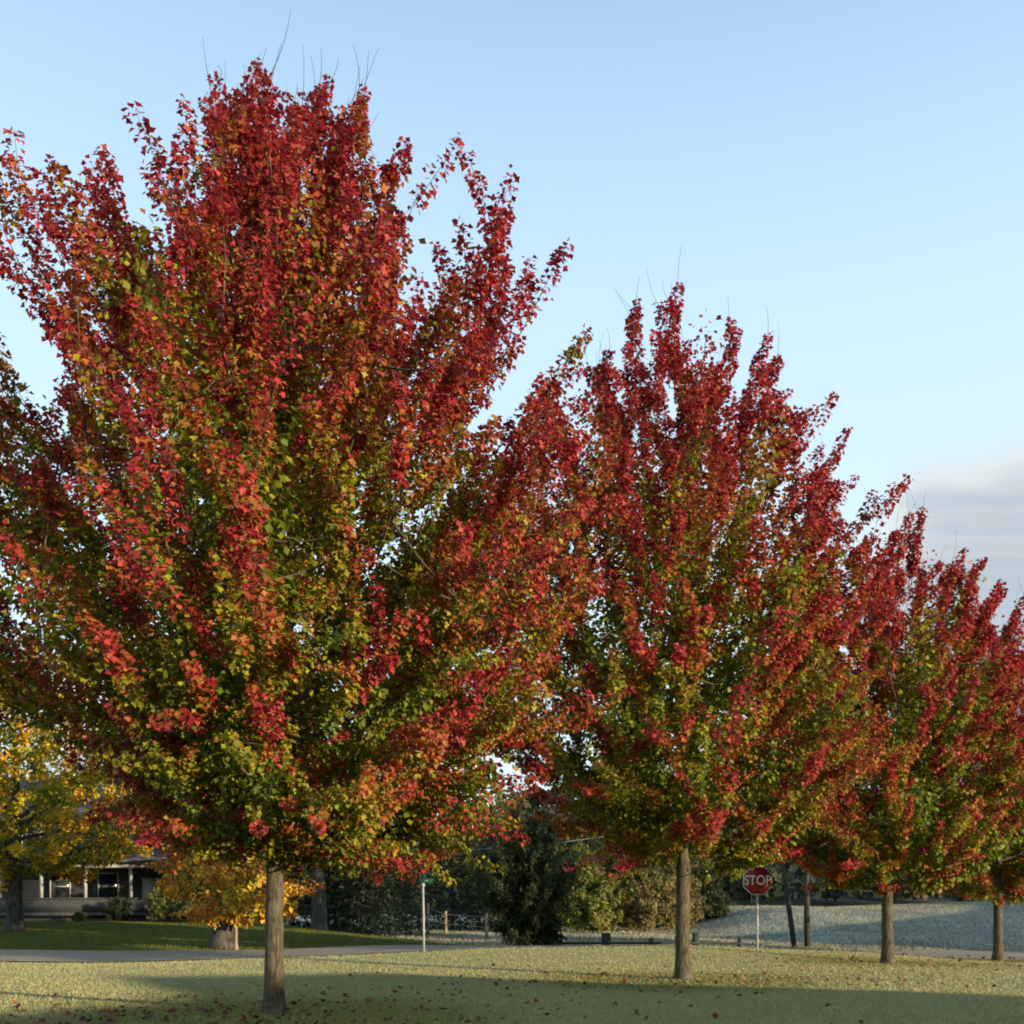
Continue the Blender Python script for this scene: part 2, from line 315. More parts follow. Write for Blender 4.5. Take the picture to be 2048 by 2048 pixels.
def broadleaf(name, base, H, h0, env, seed, nleaf, lsize, pal, trunk_r, lean=1.0, skew=None, limbs=22, nbranch=150, cbias=(0.25, 0.6),
              twigs=0, bark=M_BARK, lm=M_LEAF, tmpl=(LEAF3, LEAF3_T), plume=0.135, shoot=(0.8, 1.6), tips=0, label=None, cat='tree', group=None, sides=14, shoot_leaves=105, shoot_wood=False, ftop=0.3, thin_back=False):
    """tapered trunk, curved limbs, side branches and leaf-clothed shoots inside the profile env=[(height, radius)...]"""
    rng = np.random.default_rng(seed)
    bx, by = base; bz = gzf(bx, by)
    root = link(name, None, loc=(bx, by, bz), label=label, cat=cat, group=group)
    eh = np.array([e[0] for e in env], float); er = np.array([e[1] for e in env], float)
    def ER(h, az):
        r = np.interp(h, eh, er)
        return r * (skew(h, az) if skew else 1.0)
    # trunk and leader
    nt_ = 26; th = np.concatenate([np.linspace(-0.12, h0 + 0.3, 16), np.linspace(h0 + 0.6, 0.80 * H, nt_ - 16)])
    wx = np.cumsum(rng.normal(0, 0.010, nt_)) * np.clip(th / h0, 0, 3) * trunk_r * 5
    wy = np.cumsum(rng.normal(0, 0.010, nt_)) * np.clip(th / h0, 0, 3) * trunk_r * 5
    LP = np.stack([wx, wy, th], -1)
    tr = trunk_r * np.where(th < h0, 1 - 0.16 * th / h0, np.interp(th, [h0, h0 + 0.6, 0.8 * H], [0.84, 0.66, 0.10]))
    tr = tr * (1 + 0.42 * np.exp(-np.clip(th, 0, 9) / 0.16) + 0.06 * np.exp(-((th - h0) / 0.25) ** 2))
    t = MB().tube(LP, tr, sides, wob=0.018, rng=rng)
    t.build('trunk', bark, root, smooth=True)
    leader = lambda h: np.stack([np.interp(h, th, wx), np.interp(h, th, wy), np.asarray(h, float)], -1)
    # limbs
    LIMB = []
    for k in range(limbs):
        f = (k + 0.5) / limbs
        a = k * 2.39996 + rng.uniform(-0.3, 0.3)
        hs = h0 - 0.05 + f * (0.60 * H - h0)
        ht = min(eh[0] + (H * 0.96 - eh[0]) * (0.12 + 0.86 * f ** 0.95) + rng.uniform(-0.4, 0.4), H * 0.97)
        rt = ER(ht, a) * rng.uniform(0.72, 0.88)
        s0 = leader(hs); e = np.array([math.cos(a) * rt, math.sin(a) * rt, ht])
        c1 = s0 + np.array([math.cos(a) * rt * 0.55, math.sin(a) * rt * 0.55, max(0.25, (ht - hs) * 0.28)])
        u = np.linspace(0, 1, 9)[:, None]
        P = (1 - u) ** 2 * s0 + 2 * u * (1 - u) * c1 + u * u * e
        P[1:-1] += rng.normal(0, 0.035, (7, 3))
        r0 = trunk_r * rng.uniform(0.26, 0.40) * (1 - 0.55 * f)
        MB().tube(P, np.linspace(r0, 0.008, 9) , 6, cap=False).build('limb', bark, root, smooth=True)
        LIMB.append(P)
    LS = np.concatenate(LIMB + [leader(np.linspace(h0, 0.8 * H, 20))])
    # side branches that carry the shoots
    hh = np.linspace(eh[0], eh[-1], 200); wgt = np.interp(hh, eh, er) + 0.35
    cdf = np.cumsum(wgt); cdf /= cdf[-1]
    wood = MB()
    LFp, LFt, LFn, LFc, LFs = [], [], [], [], []
    per_branch = nleaf / nbranch
    strays = []
    for b in range(nbranch):
        h = float(np.interp((b + rng.uniform()) / nbranch, cdf, hh)); a = b * 2.39996 * 1.37 + rng.uniform(-0.5, 0.5)
        rr = ER(h, a); depth = rng.uniform(0.80, 1.06) if rng.uniform() < 0.70 else rng.uniform(0.25, 0.8)
        r = rr * depth
        tip = np.array([math.cos(a) * r, math.sin(a) * r, h]) + leader(min(h, 0.8 * H)) * (1, 1, 0)
        f = (h - eh[0]) / (eh[-1] - eh[0])
        up = (0.02 + 1.45 * f) * lean + rng.uniform(-0.1, 0.25)
        outw = np.array([math.cos(a), math.sin(a), 0]) * (1.0 - 0.55 * f)
        d = unit(outw + np.array([0, 0, up]) + rng.normal(0, 0.16, 3))
        Lb = min(rng.uniform(1.5, 2.6) * (0.6 + 0.4 * rr / max(er)), 0.75 * r + 1.3) * (er.max() / 4.5) ** 0.7
        p0 = tip - d * Lb
        if p0[2] < h0 * 0.9: p0[2] = h0 * 0.9 + rng.uniform(0, 0.3)
        near = LS[np.argmin(((LS - p0) ** 2).sum(1) + 0.8 * np.maximum(LS[:, 2] - p0[2], 0) ** 2)]
        P = np.stack([near, near * 0.45 + p0 * 0.55 - (0, 0, 0.06), p0, (p0 + tip) / 2 + rng.normal(0, 0.05, 3) - (0, 0, 0.05), tip])
        wood.tube(P, [0.02, 0.016, 0.013, 0.009, 0.004], 4, cap=False)
        # shoots
        redness = rng.normal(0, 0.085)
        ns = max(3, int(round(per_branch / shoot_leaves)))
        nl0 = int(per_branch / ns)
        for s_ in range(ns):
            u0 = 0.02 + 0.92 * (s_ + rng.uniform(0, 1)) / ns
            sb = p0 + (tip - p0) * u0 if u0 <= 1 else tip
            sd = unit(d * 0.9 + rng.normal(0, 0.28, 3) + np.array([0, 0, 0.22 * lean]))
            sl = rng.uniform(*shoot) * (0.75 + 0.35 * u0) * (1 - 0.50 * f)
            nl = nl0 if not thin_back or sb[1] < 1.2 else nl0 // 2
            v = rng.uniform(0.0, 1.0, nl) ** 0.85
            ctr = sb + v[:, None] * sl * sd + np.array([0, 0, -0.05]) * (v ** 2)[:, None]
            off = rng.normal(0, 1, (nl, 3)); off -= (off @ sd)[:, None] * sd * 0.7
            off = unit(off) * (plume * (0.25 + 0.75 * rng.uniform(0, 1, nl)) * (1.12 - 0.55 * v))[:, None]
            LFp.append(ctr + off)
            outn = unit(off + sd * 0.35)
            LFt.append(unit(off) * 0.75 + sd * rng.uniform(-0.1, 0.5, (nl, 1)) + np.array([0, 0, -0.55]) + rng.normal(0, 0.35, (nl, 3)))
            LFn.append(outn + np.array([0, 0, 0.65]) + rng.normal(0, 0.5, (nl, 3)))
            q = cbias[0] + cbias[1] * (0.5 * u0 + 0.5 * v) * (0.55 + 0.45 * depth) + ftop * max(f - 0.28, 0) + redness + (0.3 if rng.uniform() < 0.2 else 0)
            LFc.append(q + rng.normal(0, 0.10))
            LFs.append(lsize * rng.uniform(0.65, 1.2, nl) * (1.0 if nl == nl0 else 1.5))
            if shoot_wood: wood.tube(np.stack([sb, sb + sd * sl * 0.5, sb + sd * sl * 0.93]), [0.006, 0.004, 0.002], 3, cap=False)
        if depth > 0.9 and tips: strays.append((tip, d, f))
    P = np.concatenate(LFp); ok = P[:, 2] > eh[0] - 0.5
    P = P[ok]; T = np.concatenate(LFt)[ok]; Nn = np.concatenate(LFn)[ok]; C = pal(np.concatenate(LFc)[ok], rng); S = np.concatenate(LFs)[ok]
    link('crown', leaves_mesh('crown', P, T, Nn, S, C, lm, tmpl), root, kind='stuff')
    IP, IT, IN, IC, IS = [], [], [], [], []
    for Pl in LIMB:                                       # leaves borne along the limbs deep in the crown
        nl = int(nleaf * 0.17 / limbs); u = rng.uniform(0.22, 1, nl)
        i = np.minimum((u * 8).astype(int), 7); fr_ = (u * 8 - i)[:, None]
        ctr = Pl[i] * (1 - fr_) + Pl[i + 1] * fr_
        off = unit(rng.normal(0, 1, (nl, 3))) * (0.12 * er.max() * rng.uniform(0.1, 1, nl) ** 0.6)[:, None]
        IP.append(ctr + off); IT.append(off + (0, 0, -0.3) + rng.normal(0, 0.2, (nl, 3))); IN.append(off + (0, 0, 0.6) + rng.normal(0, 0.4, (nl, 3)))
        fl = (ctr[:, 2] - eh[0]) / (eh[-1] - eh[0])
        IC.append(cbias[0] - 0.04 + 1.25 * ftop * np.maximum(fl - 0.30, 0) + 0.10 * rng.normal(0, 1) + rng.normal(0, 0.06, nl)); IS.append(lsize * rng.uniform(1.1, 1.8, nl) * (1 - 0.22 * fl))
    link('inner_foliage', leaves_mesh('inner_foliage', np.concatenate(IP), np.concatenate(IT), np.concatenate(IN), np.concatenate(IS), pal(np.concatenate(IC), rng), lm, (RHOMB, OVAL_T)), root, kind='stuff')
    wood.build('branches', bark, root, kind='stuff')
    # bare twigs standing out of the crown, some with a last leaf or two
    if twigs:
        cand = [i for i in range(len(LFp)) if LFp[i][-1][2] > H * 0.60]
        cand.sort(key=lambda i: -(LFp[i][:, 2].max() + 0.35 * np.hypot(*LFp[i][0][:2])))
        for i in cand[:int(twigs * 1.8)][::1][:twigs]:
            top = LFp[i][np.argmax(LFp[i][:, 2])]; bot = LFp[i].mean(0)
            d = unit(np.array([top[0] * 0.10, top[1] * 0.10, 1.0]) + rng.normal(0, 0.24, 3))
            L = rng.uniform(0.25, 0.75)
            bend = np.cross(d, rng.normal(0, 1, 3)) * 0.07
            u = np.linspace(0, 1, 6)[:, None]
            Q = bot + (top - bot) * 0.6 + (u * (L + 0.25)) * d + bend * (u * (1 - u) * 4) * L
            tw = MB().tube(Q, np.linspace(0.0065, 0.0025, 6), 3, cap=False)
            tw = tw.build('twig', bark, root)
            for q_ in rng.uniform(0.45, 1.0, rng.integers(0, 4)):
                strays.append((bot + (top - bot) * 0.6 + q_ * (L + 0.25) * d, d, 1.0))
        me = LEAF_OBJ
        for (p, d, f) in strays[:tips]:
            o = link('leaf', me[rng.integers(0, len(me))], root)
            o.location = p; s = lsize * rng.uniform(0.7, 1.2); o.scale = (s, s, s)
            o.rotation_euler = (rng.uniform(-1.9, -0.3), rng.uniform(-0.6, 0.6), rng.uniform(0, 6.28))
    return root
LEAF_OBJ = [np_mesh('leaf', LEAF, LEAF_T, M_LEAF, col=np.tile(c, (len(LEAF), 1))) for c in
            [(0.36, 0.03, 0.03), (0.26, 0.02, 0.028), (0.42, 0.07, 0.03), (0.22, 0.06, 0.03)]]

ENV1 = [(2.35, 1.9), (2.7, 3.2), (3.3, 4.0), (4.6, 4.5), (6.2, 4.65), (8.1, 4.55), (9.5, 4.2), (10.5, 3.55), (11.5, 2.6), (12.4, 1.65), (13.2, 1.0), (13.7, 0.55)]
def sk1(h, az):                                          # the low west side is thin, the middle full, the high west side held in
    w = 0.5 * (1 + np.cos(az - math.pi * 1.06))
    return 0.97 + 0.18 * w * ss(4, 6, h) * ss(10, 8.5, h) - 0.45 * w * ss(5.0, 3.6, h) - 0.34 * w * ss(9.2, 10.8, h) + 0.12 * (1 - w) * ss(7.5, 9.5, h)
ROW = 'red maples planted in a row on the lawn'
CB = dict(cbias=(0.20, 0.50), ftop=0.72, thin_back=True)
broadleaf('maple_tree', TREES[0], 13.8, 2.25, ENV1, 11, 250000, 0.075, pal_red, 0.148, shoot_wood=True, skew=sk1, limbs=30, nbranch=370, twigs=40, tips=140, sides=22, **CB,
          label='largest red maple, its full crown crimson on top and olive green low down', group=ROW)
ENV2 = [(2.6, 1.6), (3.1, 2.9), (3.9, 3.9), (5.3, 4.45), (7.2, 4.5), (9.2, 4.25), (10.8, 3.7), (12.3, 2.8), (13.3, 2.2), (14.0, 1.7), (14.4, 1.1)]
broadleaf('maple_tree', TREES[1], 14.6, 2.35, ENV2, 23, 150000, 0.091, pal_red, 0.175, shoot_wood=True, limbs=26, nbranch=290, twigs=30, tips=80, **CB,
          label='broad-topped red maple standing second in the row, between the largest maple and the stop sign', group=ROW)
ENV3 = [(2.3, 1.6), (2.8, 3.0), (3.7, 4.0), (5.3, 4.4), (7.2, 4.4), (8.9, 4.0), (10.5, 3.2), (11.7, 2.2), (12.4, 1.4), (12.8, 0.8)]
t3 = broadleaf('maple_tree', TREES[2], 13.0, 2.2, ENV3, 37, 100000, 0.106, pal_red, 0.175, limbs=22, nbranch=230, twigs=18, tips=40, **CB,
               label='red maple third in the row, rising beyond the stop sign and utility poles', group=ROW)
for (tx, ty), ang, scl, lab in ((TREES[3], 38, 1.03, 'red maple fourth in the row, with slim trunk in front of the frosty slope'),
                                (TREES[4], -34, 1.0, 'red maple at the far end of the row, only part of its crown showing')):
    c = t3.copy(); COL.objects.link(c); c['label'] = lab
    c.location = (tx, ty, gzf(tx, ty)); c.rotation_euler[2] = R(ang); c.scale = (scl,) * 3
    for ch in list(t3.children):
        d = ch.copy(); COL.objects.link(d); d.parent = c

# trees across the road
def spot(px, Y): return (gx(px, Y), Y)
broadleaf('yellow_maple', spot(30, 49), 13.5, 3.2, [(2.5, 2.8), (3.1, 5.6), (4.6, 6.9), (7, 7.2), (9, 6.5), (11, 5), (13, 2.2), (13.6, 1)], 61, 42000, 0.165, PAL_YEL, 0.42, tmpl=(RHOMB, OVAL_T), shoot_leaves=60,
          lean=0.6, limbs=14, nbranch=170, cbias=(0.22, 0.75), bark=M_BARKD, lm=M_LEAFB, plume=0.26, shoot=(0.8, 1.5),
          label='spreading maple with golden yellow leaves and dark trunk in the house yard')
broadleaf('street_sapling', spot(472, 37.4), 5.5, 1.25, [(1.0, 1.2), (1.5, 2.6), (2.4, 3.1), (3.4, 2.9), (4.4, 2.0), (5.2, 0.9), (5.6, 0.4)], 67, 12000, 0.165, PAL_SAP, 0.062, shoot_leaves=24, shoot_wood=True,
          lean=0.5, limbs=12, nbranch=70, cbias=(0.1, 0.8), bark=M_BARKP, lm=M_LEAFB, plume=0.16, shoot=(0.35, 0.7), tmpl=(OVAL, OVAL_T), cat='tree',
          label='young tree with pale slender trunk and loose orange-yellow leaves beside the road')
broadleaf('old_tree', spot(446, 39.0), 13, 3.6, [(3.4, 1.8), (4.6, 3.6), (7, 4.6), (10, 3.8), (12.6, 1.6)], 71, 8000, 0.2, PAL_DARK, 0.47, tmpl=(RHOMB, OVAL_T), shoot_leaves=50, limbs=10, nbranch=80,
          cbias=(0.1, 0.8), bark=M_BARKD, lm=M_LEAFB, plume=0.26, label='old tree with a thick flared grey trunk standing behind the slender young tree', sides=18)
broadleaf('yard_tree', spot(638, 55), 13, 4.0, [(3.6, 2.6), (5, 4.2), (7.5, 4.8), (10, 4), (12.6, 1.8)], 73, 8000, 0.22, PAL_DARK, 0.42, tmpl=(RHOMB, OVAL_T), shoot_leaves=50, limbs=10, nbranch=80,
          cbias=(0.1, 0.8), bark=M_BARKD, lm=M_LEAFB, plume=0.3, label='dark leafy tree at the edge of the yard beside the spruces')

def conifer(name, base, H, rad, seed, n, label, group=None, z0=0.25, shape=0.9):
    rng = np.random.default_rng(seed); bx, by = base
    root = link(name, None, loc=(bx, by, gzf(bx, by)), label=label, cat='tree', group=group)
    MB().tube([(0, 0, -0.1), (0, 0, H * 0.5), (0, 0, H)], [0.16, 0.09, 0.02], 8).build('trunk', M_BARKD, root, smooth=True)
    nb = int(H * 15); Pp, Tt, Nn, Cc = [], [], [], []
    wood = MB(); per = max(4, n // nb)
    for b in range(nb):
        f = (b + rng.uniform()) / nb; h = z0 + (H - z0) * f
        a = b * 2.39996 + rng.uniform(-0.3, 0.3); L = rad * (1 - f) ** shape * rng.uniform(0.8, 1.15) + 0.12
        d = np.array([math.cos(a), math.sin(a), -0.18 + 0.5 * f]); tip = np.array([0, 0, h]) + d * L
        wood.tube([(0, 0, h), tip * 0.5 + np.array([0, 0, h]) * 0.5 - (0, 0, 0.05), tip], [0.025, 0.015, 0.005], 3, cap=False)
        u = rng.uniform(0.15, 1, per) ** 0.7
        side = np.array([-math.sin(a), math.cos(a), 0])
        w = rng.uniform(-1, 1, per) * 0.34 * L * (1.05 - u * 0.8)
        Pp.append(np.array([0, 0, h]) + d * L * u[:, None] + side * w[:, None] + np.c_[np.zeros((per, 2)), -np.abs(w) * 0.35 + rng.normal(0, 0.06, per)])
        Tt.append(d * 0.7 + side * np.sign(w)[:, None] * 0.7 + np.array([0, 0, -0.45]) + rng.normal(0, 0.25, (per, 3)))
        Nn.append(np.array([0, 0, 1.0]) + d * 0.4 + rng.normal(0, 0.35, (per, 3)))
        Cc.append(0.3 + 0.5 * u)
    P = np.concatenate(Pp); m = len(P)
    C = pal_list([(0.022, 0.036, 0.022), (0.032, 0.05, 0.026), (0.045, 0.065, 0.034)])(np.concatenate(Cc), rng)
    link('crown', leaves_mesh('crown', P, np.concatenate(Tt), np.concatenate(Nn), rng.uniform(0.28, 0.5, m), C, M_LEAFB, (OVAL * (0.55, 1, 1), OVAL_T)), root, kind='stuff')
    wood.build('branches', M_BARKD, root, kind='stuff')
    return root
SPR = ['dark green spruce next to the trunk of the dark yard tree', 'shorter dark green spruce at the crest of the yard bank', 'dark green spruce behind the first leaning fence post',
       'tall spruce farther back, behind the street name sign', 'tallest spruce, standing back behind the wire fence', 'spruce farther back, between the wire fence and the blackish cedar',
       'spruce behind the old thick trunk and the young tree']
for i, (px, Y, H, rad) in enumerate([(672, 63, 9.5, 2.6), (725, 61, 8.6, 2.5), (778, 66, 10.5, 3.0), (838, 82, 11.5, 3.4), (905, 86, 12.5, 3.6), (958, 84, 11, 3.2), (585, 66, 10.5, 3.0)]):
    conifer('spruce_tree', spot(px, Y), H, rad, 80 + i, 5200,
            SPR[i], 'spruces behind the yard')
# the broad dark cedar beside the road
broadleaf('cedar_tree', spot(1058, 46), 6.4, 0.5, [(0.05, 1.3), (0.8, 1.55), (1.7, 1.75), (2.6, 2.3), (3.8, 2.5), (5.0, 2.0), (6.0, 1.1), (6.6, 0.3)], 97, 22000, 0.17, PAL_DARK, 0.16, shoot_leaves=40,
          lean=0.9, limbs=14, nbranch=150, cbias=(0.1, 0.8), bark=M_BARKD, lm=M_LEAFB, plume=0.17, shoot=(0.35, 0.8), tmpl=(OVAL * (0.8, 1, 1), OVAL_T),
          label='broad blackish cedar reaching to the ground beside the low rail fence')
# autumn thicket behind the field
for i, (px, Y, H, rad, pal, lab) in enumerate([
        (1120, 78, 9.2, 3.4, PAL_BUSH, 'tall yellow-green shrub right behind the blackish cedar'),
        (1180, 74, 5.4, 2.4, PAL_BUSH, 'low light green shrub at the edge of the frosty field'),
        (1225, 82, 8.4, 3.2, PAL_BRN, 'olive brown autumn tree behind the frosty field'),
        (1290, 80, 6.8, 3.0, PAL_BRN, 'russet autumn shrub behind the frosty field, beside the second maple'),
        (1345, 86, 6.0, 2.8, PAL_BRN, 'brownish shrub partly behind the trunk of the second maple'),
        (1400, 92, 5.2, 2.8, PAL_DARK, 'dark green shrub at the foot of the frosty slope'),
        (1170, 96, 16.0, 5.5, PAL_DARK, 'tall dark tree behind the autumn thicket'),
        (1005, 93, 14.5, 5.0, PAL_BUSH, 'tall olive green tree behind the spruces')]):
    broadleaf('thicket_tree' if H > 8 else 'thicket_shrub', spot(px, Y), H, 0.6, [(0.1, rad * 0.7), (H * 0.25, rad), (H * 0.55, rad * 0.95), (H * 0.8, rad * 0.6), (H, 0.4)],
              110 + i, 7500, 0.26, pal, 0.11, shoot_leaves=40, lean=0.9, limbs=8, nbranch=80, cbias=(0.1, 0.85), bark=M_BARKD, lm=M_LEAFB, plume=0.24, shoot=(0.4, 0.9),
              tmpl=(OVAL, OVAL_T), cat='tree' if H > 8 else 'shrub', label=lab, sides=8)

# far wooded hill: a ridge of terrain clothed in tree crowns that read as one mass
rng = np.random.default_rng(5)
fx = np.linspace(-330, 420, 76); fy = np.linspace(210, 420, 22)
FX, FY = np.meshgrid(fx, fy)
def ridge(X, Y): return gz(X, Y) + (24 + 9 * np.sin(X * 0.017 + 0.6) + 4 * np.sin(X * 0.06)) * ss(205, 330, Y)
FZ = ridge(FX, FY); FZ[0] -= 2
fi = np.arange(FX.size).reshape(FX.shape)
M_FOREST = noise_mat('forest floor', (0.03, 0.035, 0.025), (0.05, 0.05, 0.03), 0.3)
link('hill', np_mesh('hill', np.stack([FX, FY, FZ], -1).reshape(-1, 3), np.stack([fi[:-1, :-1], fi[:-1, 1:], fi[1:, 1:], fi[1:, :-1]], -1).reshape(-1, 4), M_FOREST, smooth=True), kind='structure')
nt_ = 750; tx = rng.uniform(-160, 260, nt_); ty = 206 + 130 * rng.uniform(0, 1, nt_) ** 1.2; hz = rng.uniform(5, 11, nt_)
per = 80
u = unit(rng.normal(0, 1, (nt_, per, 3))); u[..., 2] = np.abs(u[..., 2]) * 1.25 - 0.3
Pf = np.stack([tx, ty, ridge(tx, ty) + hz * 0.5], -1)[:, None] + u * (hz * 0.5)[:, None, None] * rng.uniform(0.6, 1.05, (nt_, per, 1)) * np.array([0.8, 0.8, 1])
tint = np.array([(0.040, 0.05, 0.030), (0.055, 0.06, 0.032), (0.085, 0.065, 0.035), (0.03, 0.042, 0.03)])[rng.integers(0, 4, nt_)]
Cf = np.repeat(tint[:, None], per, 1) * rng.uniform(0.7, 1.3, (nt_, per, 1))
Pf = Pf.reshape(-1, 3); uf = u.reshape(-1, 3)
link('forest', leaves_mesh('forest', Pf, rng.normal(0, 1, Pf.shape) + (0, 0, -0.4), uf + rng.normal(0, 0.4, Pf.shape), rng.uniform(1.2, 2.4, len(Pf)), Cf.reshape(-1, 3), M_LEAFB, (OVAL * (1.6, 1, 1), OVAL_T)), kind='stuff',
     label='distant wooded hill in muted blue-green', cat='forest')

# ------------------------------------------------------------------ the house across the road
def house():
    Y0 = 60.0
    x0, x1 = gx(-160, Y0), gx(470, Y0); zb = gzf(gx(150, Y0), Y0) - 0.1
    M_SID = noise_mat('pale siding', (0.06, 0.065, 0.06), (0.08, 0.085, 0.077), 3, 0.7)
    M_WHT = noise_mat('white trim', (0.34, 0.35, 0.32), (0.42, 0.42, 0.39), 5, 0.6)
    M_ROOF = noise_mat('roof shingles', (0.07, 0.07, 0.075), (0.12, 0.115, 0.11), 7, 0.9, 0.4)
    M_STN = noise_mat('grey foundation', (0.09, 0.088, 0.08), (0.12, 0.118, 0.11), 5, 0.9, 0.3)
    M_DK = noise_mat('near black', (0.03, 0.03, 0.03), (0.05, 0.05, 0.05), 5)
    m, nt, n, l, p = mat('window glass', 0.08, 0.6); p.inputs['Base Color'].default_value = (0.03, 0.035, 0.04, 1); M_GL = m
    h = link('house', None, loc=(0, 0, 0), label='pale sided house with white-columned porch in deep shade behind the yellow maple', cat='house')
    W_ = MB()
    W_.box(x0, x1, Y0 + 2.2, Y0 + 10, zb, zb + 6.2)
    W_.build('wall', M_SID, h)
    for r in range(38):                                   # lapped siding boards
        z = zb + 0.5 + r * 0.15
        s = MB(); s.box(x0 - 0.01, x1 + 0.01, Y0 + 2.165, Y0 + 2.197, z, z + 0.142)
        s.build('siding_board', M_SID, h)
    MB().box(x0 - 0.2, x1 + 0.2, Y0 - 0.2, Y0 + 2.15, zb + 0.42, zb + 0.62).build('porch_floor', M_STN, h)
    MB().box(x0 - 0.1, x1 + 0.1, Y0, Y0 + 2.1, zb - 0.4, zb + 0.30).build('foundation', M_STN, h)
    MB().box(x0 - 0.1, x1 + 0.1, Y0 + 0.12, Y0 + 2.1, zb + 0.30, zb + 0.42).build('dark_gap', M_DK, h)  # recessed near-black band between foundation and porch floor
    # solid porch parapet with cap, columns, beam
    MB().box(x0 - 0.1, x1 + 0.1, Y0 - 0.08, Y0 + 0.05, zb + 0.62, zb + 1.42).build('porch_parapet', M_SID, h)
    MB().box(x0 - 0.14, x1 + 0.14, Y0 - 0.13, Y0 + 0.10, zb + 1.42, zb + 1.5).build('parapet_cap', M_SID, h)
    for px in (-70, 0, 83, 171, 262, 352, 440):
        c = gx(px, Y0); k = MB(); k.box(c - 0.085, c + 0.085, Y0 - 0.09, Y0 + 0.08, zb + 1.5, zb + 3.25)
        k.box(c - 0.13, c + 0.13, Y0 - 0.12, Y0 + 0.11, zb + 3.15, zb + 3.253)
        k.build('porch_column', M_WHT, h)
    MB().box(x0 - 0.2, x1 + 0.2, Y0 - 0.15, Y0 + 0.15, zb + 3.25, zb + 3.55).build('porch_beam', M_WHT, h)
    MB().add([(x0 - 0.4, Y0 - 0.6, zb + 3.56), (x1 + 0.4, Y0 - 0.6, zb + 3.56), (x1 + 0.4, Y0 + 2.3, zb + 4.5), (x0 - 0.4, Y0 + 2.3, zb + 4.5),
              (x0 - 0.4, Y0 - 0.6, zb + 3.68), (x1 + 0.4, Y0 - 0.6, zb + 3.68), (x1 + 0.4, Y0 + 2.3, zb + 4.62), (x0 - 0.4, Y0 + 2.3, zb + 4.62)],
             [(3, 2, 1, 0), (4, 5, 6, 7), (0, 1, 5, 4), (1, 2, 6, 5), (2, 3, 7, 6), (3, 0, 4, 7)]).build('porch_roof', M_ROOF, h)
    def window(c, z, w, hgt):
        f = MB(); y = Y0 + 2.16
        f.box(c - w / 2 - 0.1, c - w / 2, y - 0.06, y + 0.03, z - 0.1, z + hgt + 0.1); f.box(c + w / 2, c + w / 2 + 0.1, y - 0.06, y + 0.03, z - 0.1, z + hgt + 0.1)
        f.box(c - w / 2, c + w / 2, y - 0.06, y + 0.03, z + hgt, z + hgt + 0.1); f.box(c - w / 2, c + w / 2, y - 0.09, y + 0.03, z - 0.1, z)
        f.box(c - w / 2, c + w / 2, y - 0.045, y + 0.03, z + hgt / 2 - 0.03, z + hgt / 2 + 0.03)
        o = f.build('window', M_WHT, h)
        MB().box(c - w / 2 - 0.01, c + w / 2 + 0.01, y - 0.02, y + 0.02, z - 0.01, z + hgt + 0.01).build('pane', M_GL, o)
    for px in (118, 215, 400): window(gx(px, Y0 + 2), zb + 1.45, 1.1, 1.5)
    for px in (60, 240, 405): window(gx(px, Y0 + 2), zb + 4.75, 1.0, 1.2)
    dx = gx(300, Y0 + 2)
    dr = MB().box(dx - 0.5, dx + 0.5, Y0 + 2.10, Y0 + 2.16, zb + 0.62, zb + 2.7).build('door', M_WHT, h)
    MB().box(dx + 0.36, dx + 0.42, Y0 + 2.05, Y0 + 2.10, zb + 1.55, zb + 1.67).build('handle', M_DK, dr)
    ym, zr = Y0 + 6.1, zb + 9.2
    MB().add([(x0 - 0.5, Y0 + 1.7, zb + 6.1), (x1 + 0.5, Y0 + 1.7, zb + 6.1), (x1 + 0.5, ym, zr), (x0 - 0.5, ym, zr), (x0 - 0.5, Y0 + 10.5, zb + 6.1), (x1 + 0.5, Y0 + 10.5, zb + 6.1),
              (x0 - 0.5, Y0 + 1.7, zb + 6.22), (x1 + 0.5, Y0 + 1.7, zb + 6.22), (x1 + 0.5, ym, zr + 0.14), (x0 - 0.5, ym, zr + 0.14), (x0 - 0.5, Y0 + 10.5, zb + 6.22), (x1 + 0.5, Y0 + 10.5, zb + 6.22)],
             [(3, 2, 1, 0), (4, 5, 2, 3), (6, 7, 8, 9), (9, 8, 11, 10), (0, 1, 7, 6), (5, 4, 10, 11), (1, 2, 8, 7), (2, 5, 11, 8), (3, 0, 6, 9), (4, 3, 9, 10)]).build('roof', M_ROOF, h)
    MB().add([(x1, Y0 + 2.2, zb + 6.2), (x1, Y0 + 10, zb + 6.2), (x1, ym, zr - 0.1), (x0, Y0 + 2.2, zb + 6.2), (x0, Y0 + 10, zb + 6.2), (x0, ym, zr - 0.1)],
             [(3, 0, 2, 5), (1, 4, 5, 2), (0, 3, 4, 1)], [(0, 1, 2), (4, 3, 5)]).build('gable', M_SID, h)
    return zb
house()
for px, Y, H, rad, lab, sd in ((238, 58.6, 1.55, 0.85, 'rounded dark shrub in front of the porch', 201), (157, 58.8, 0.55, 0.30, 'very small dark shrub at the foot of the porch', 202),
                           (330, 57.5, 2.2, 1.2, 'grey-green bush at the porch end behind the young tree', 203)):
    broadleaf('garden_shrub', spot(px, Y), H, 0.15, [(0.02, rad * 0.7), (H * 0.35, rad), (H * 0.7, rad * 0.85), (H, rad * 0.3)], sd, 2500, 0.11,
              PAL_DARK if sd < 203 else PAL_BUSH, 0.03, shoot_leaves=20, limbs=6, nbranch=50, cbias=(0.1, 0.8), bark=M_BARKD, lm=M_LEAFB, plume=0.09, shoot=(0.12, 0.3), tmpl=(OVAL, OVAL_T),
              cat='shrub', label=lab, sides=6)

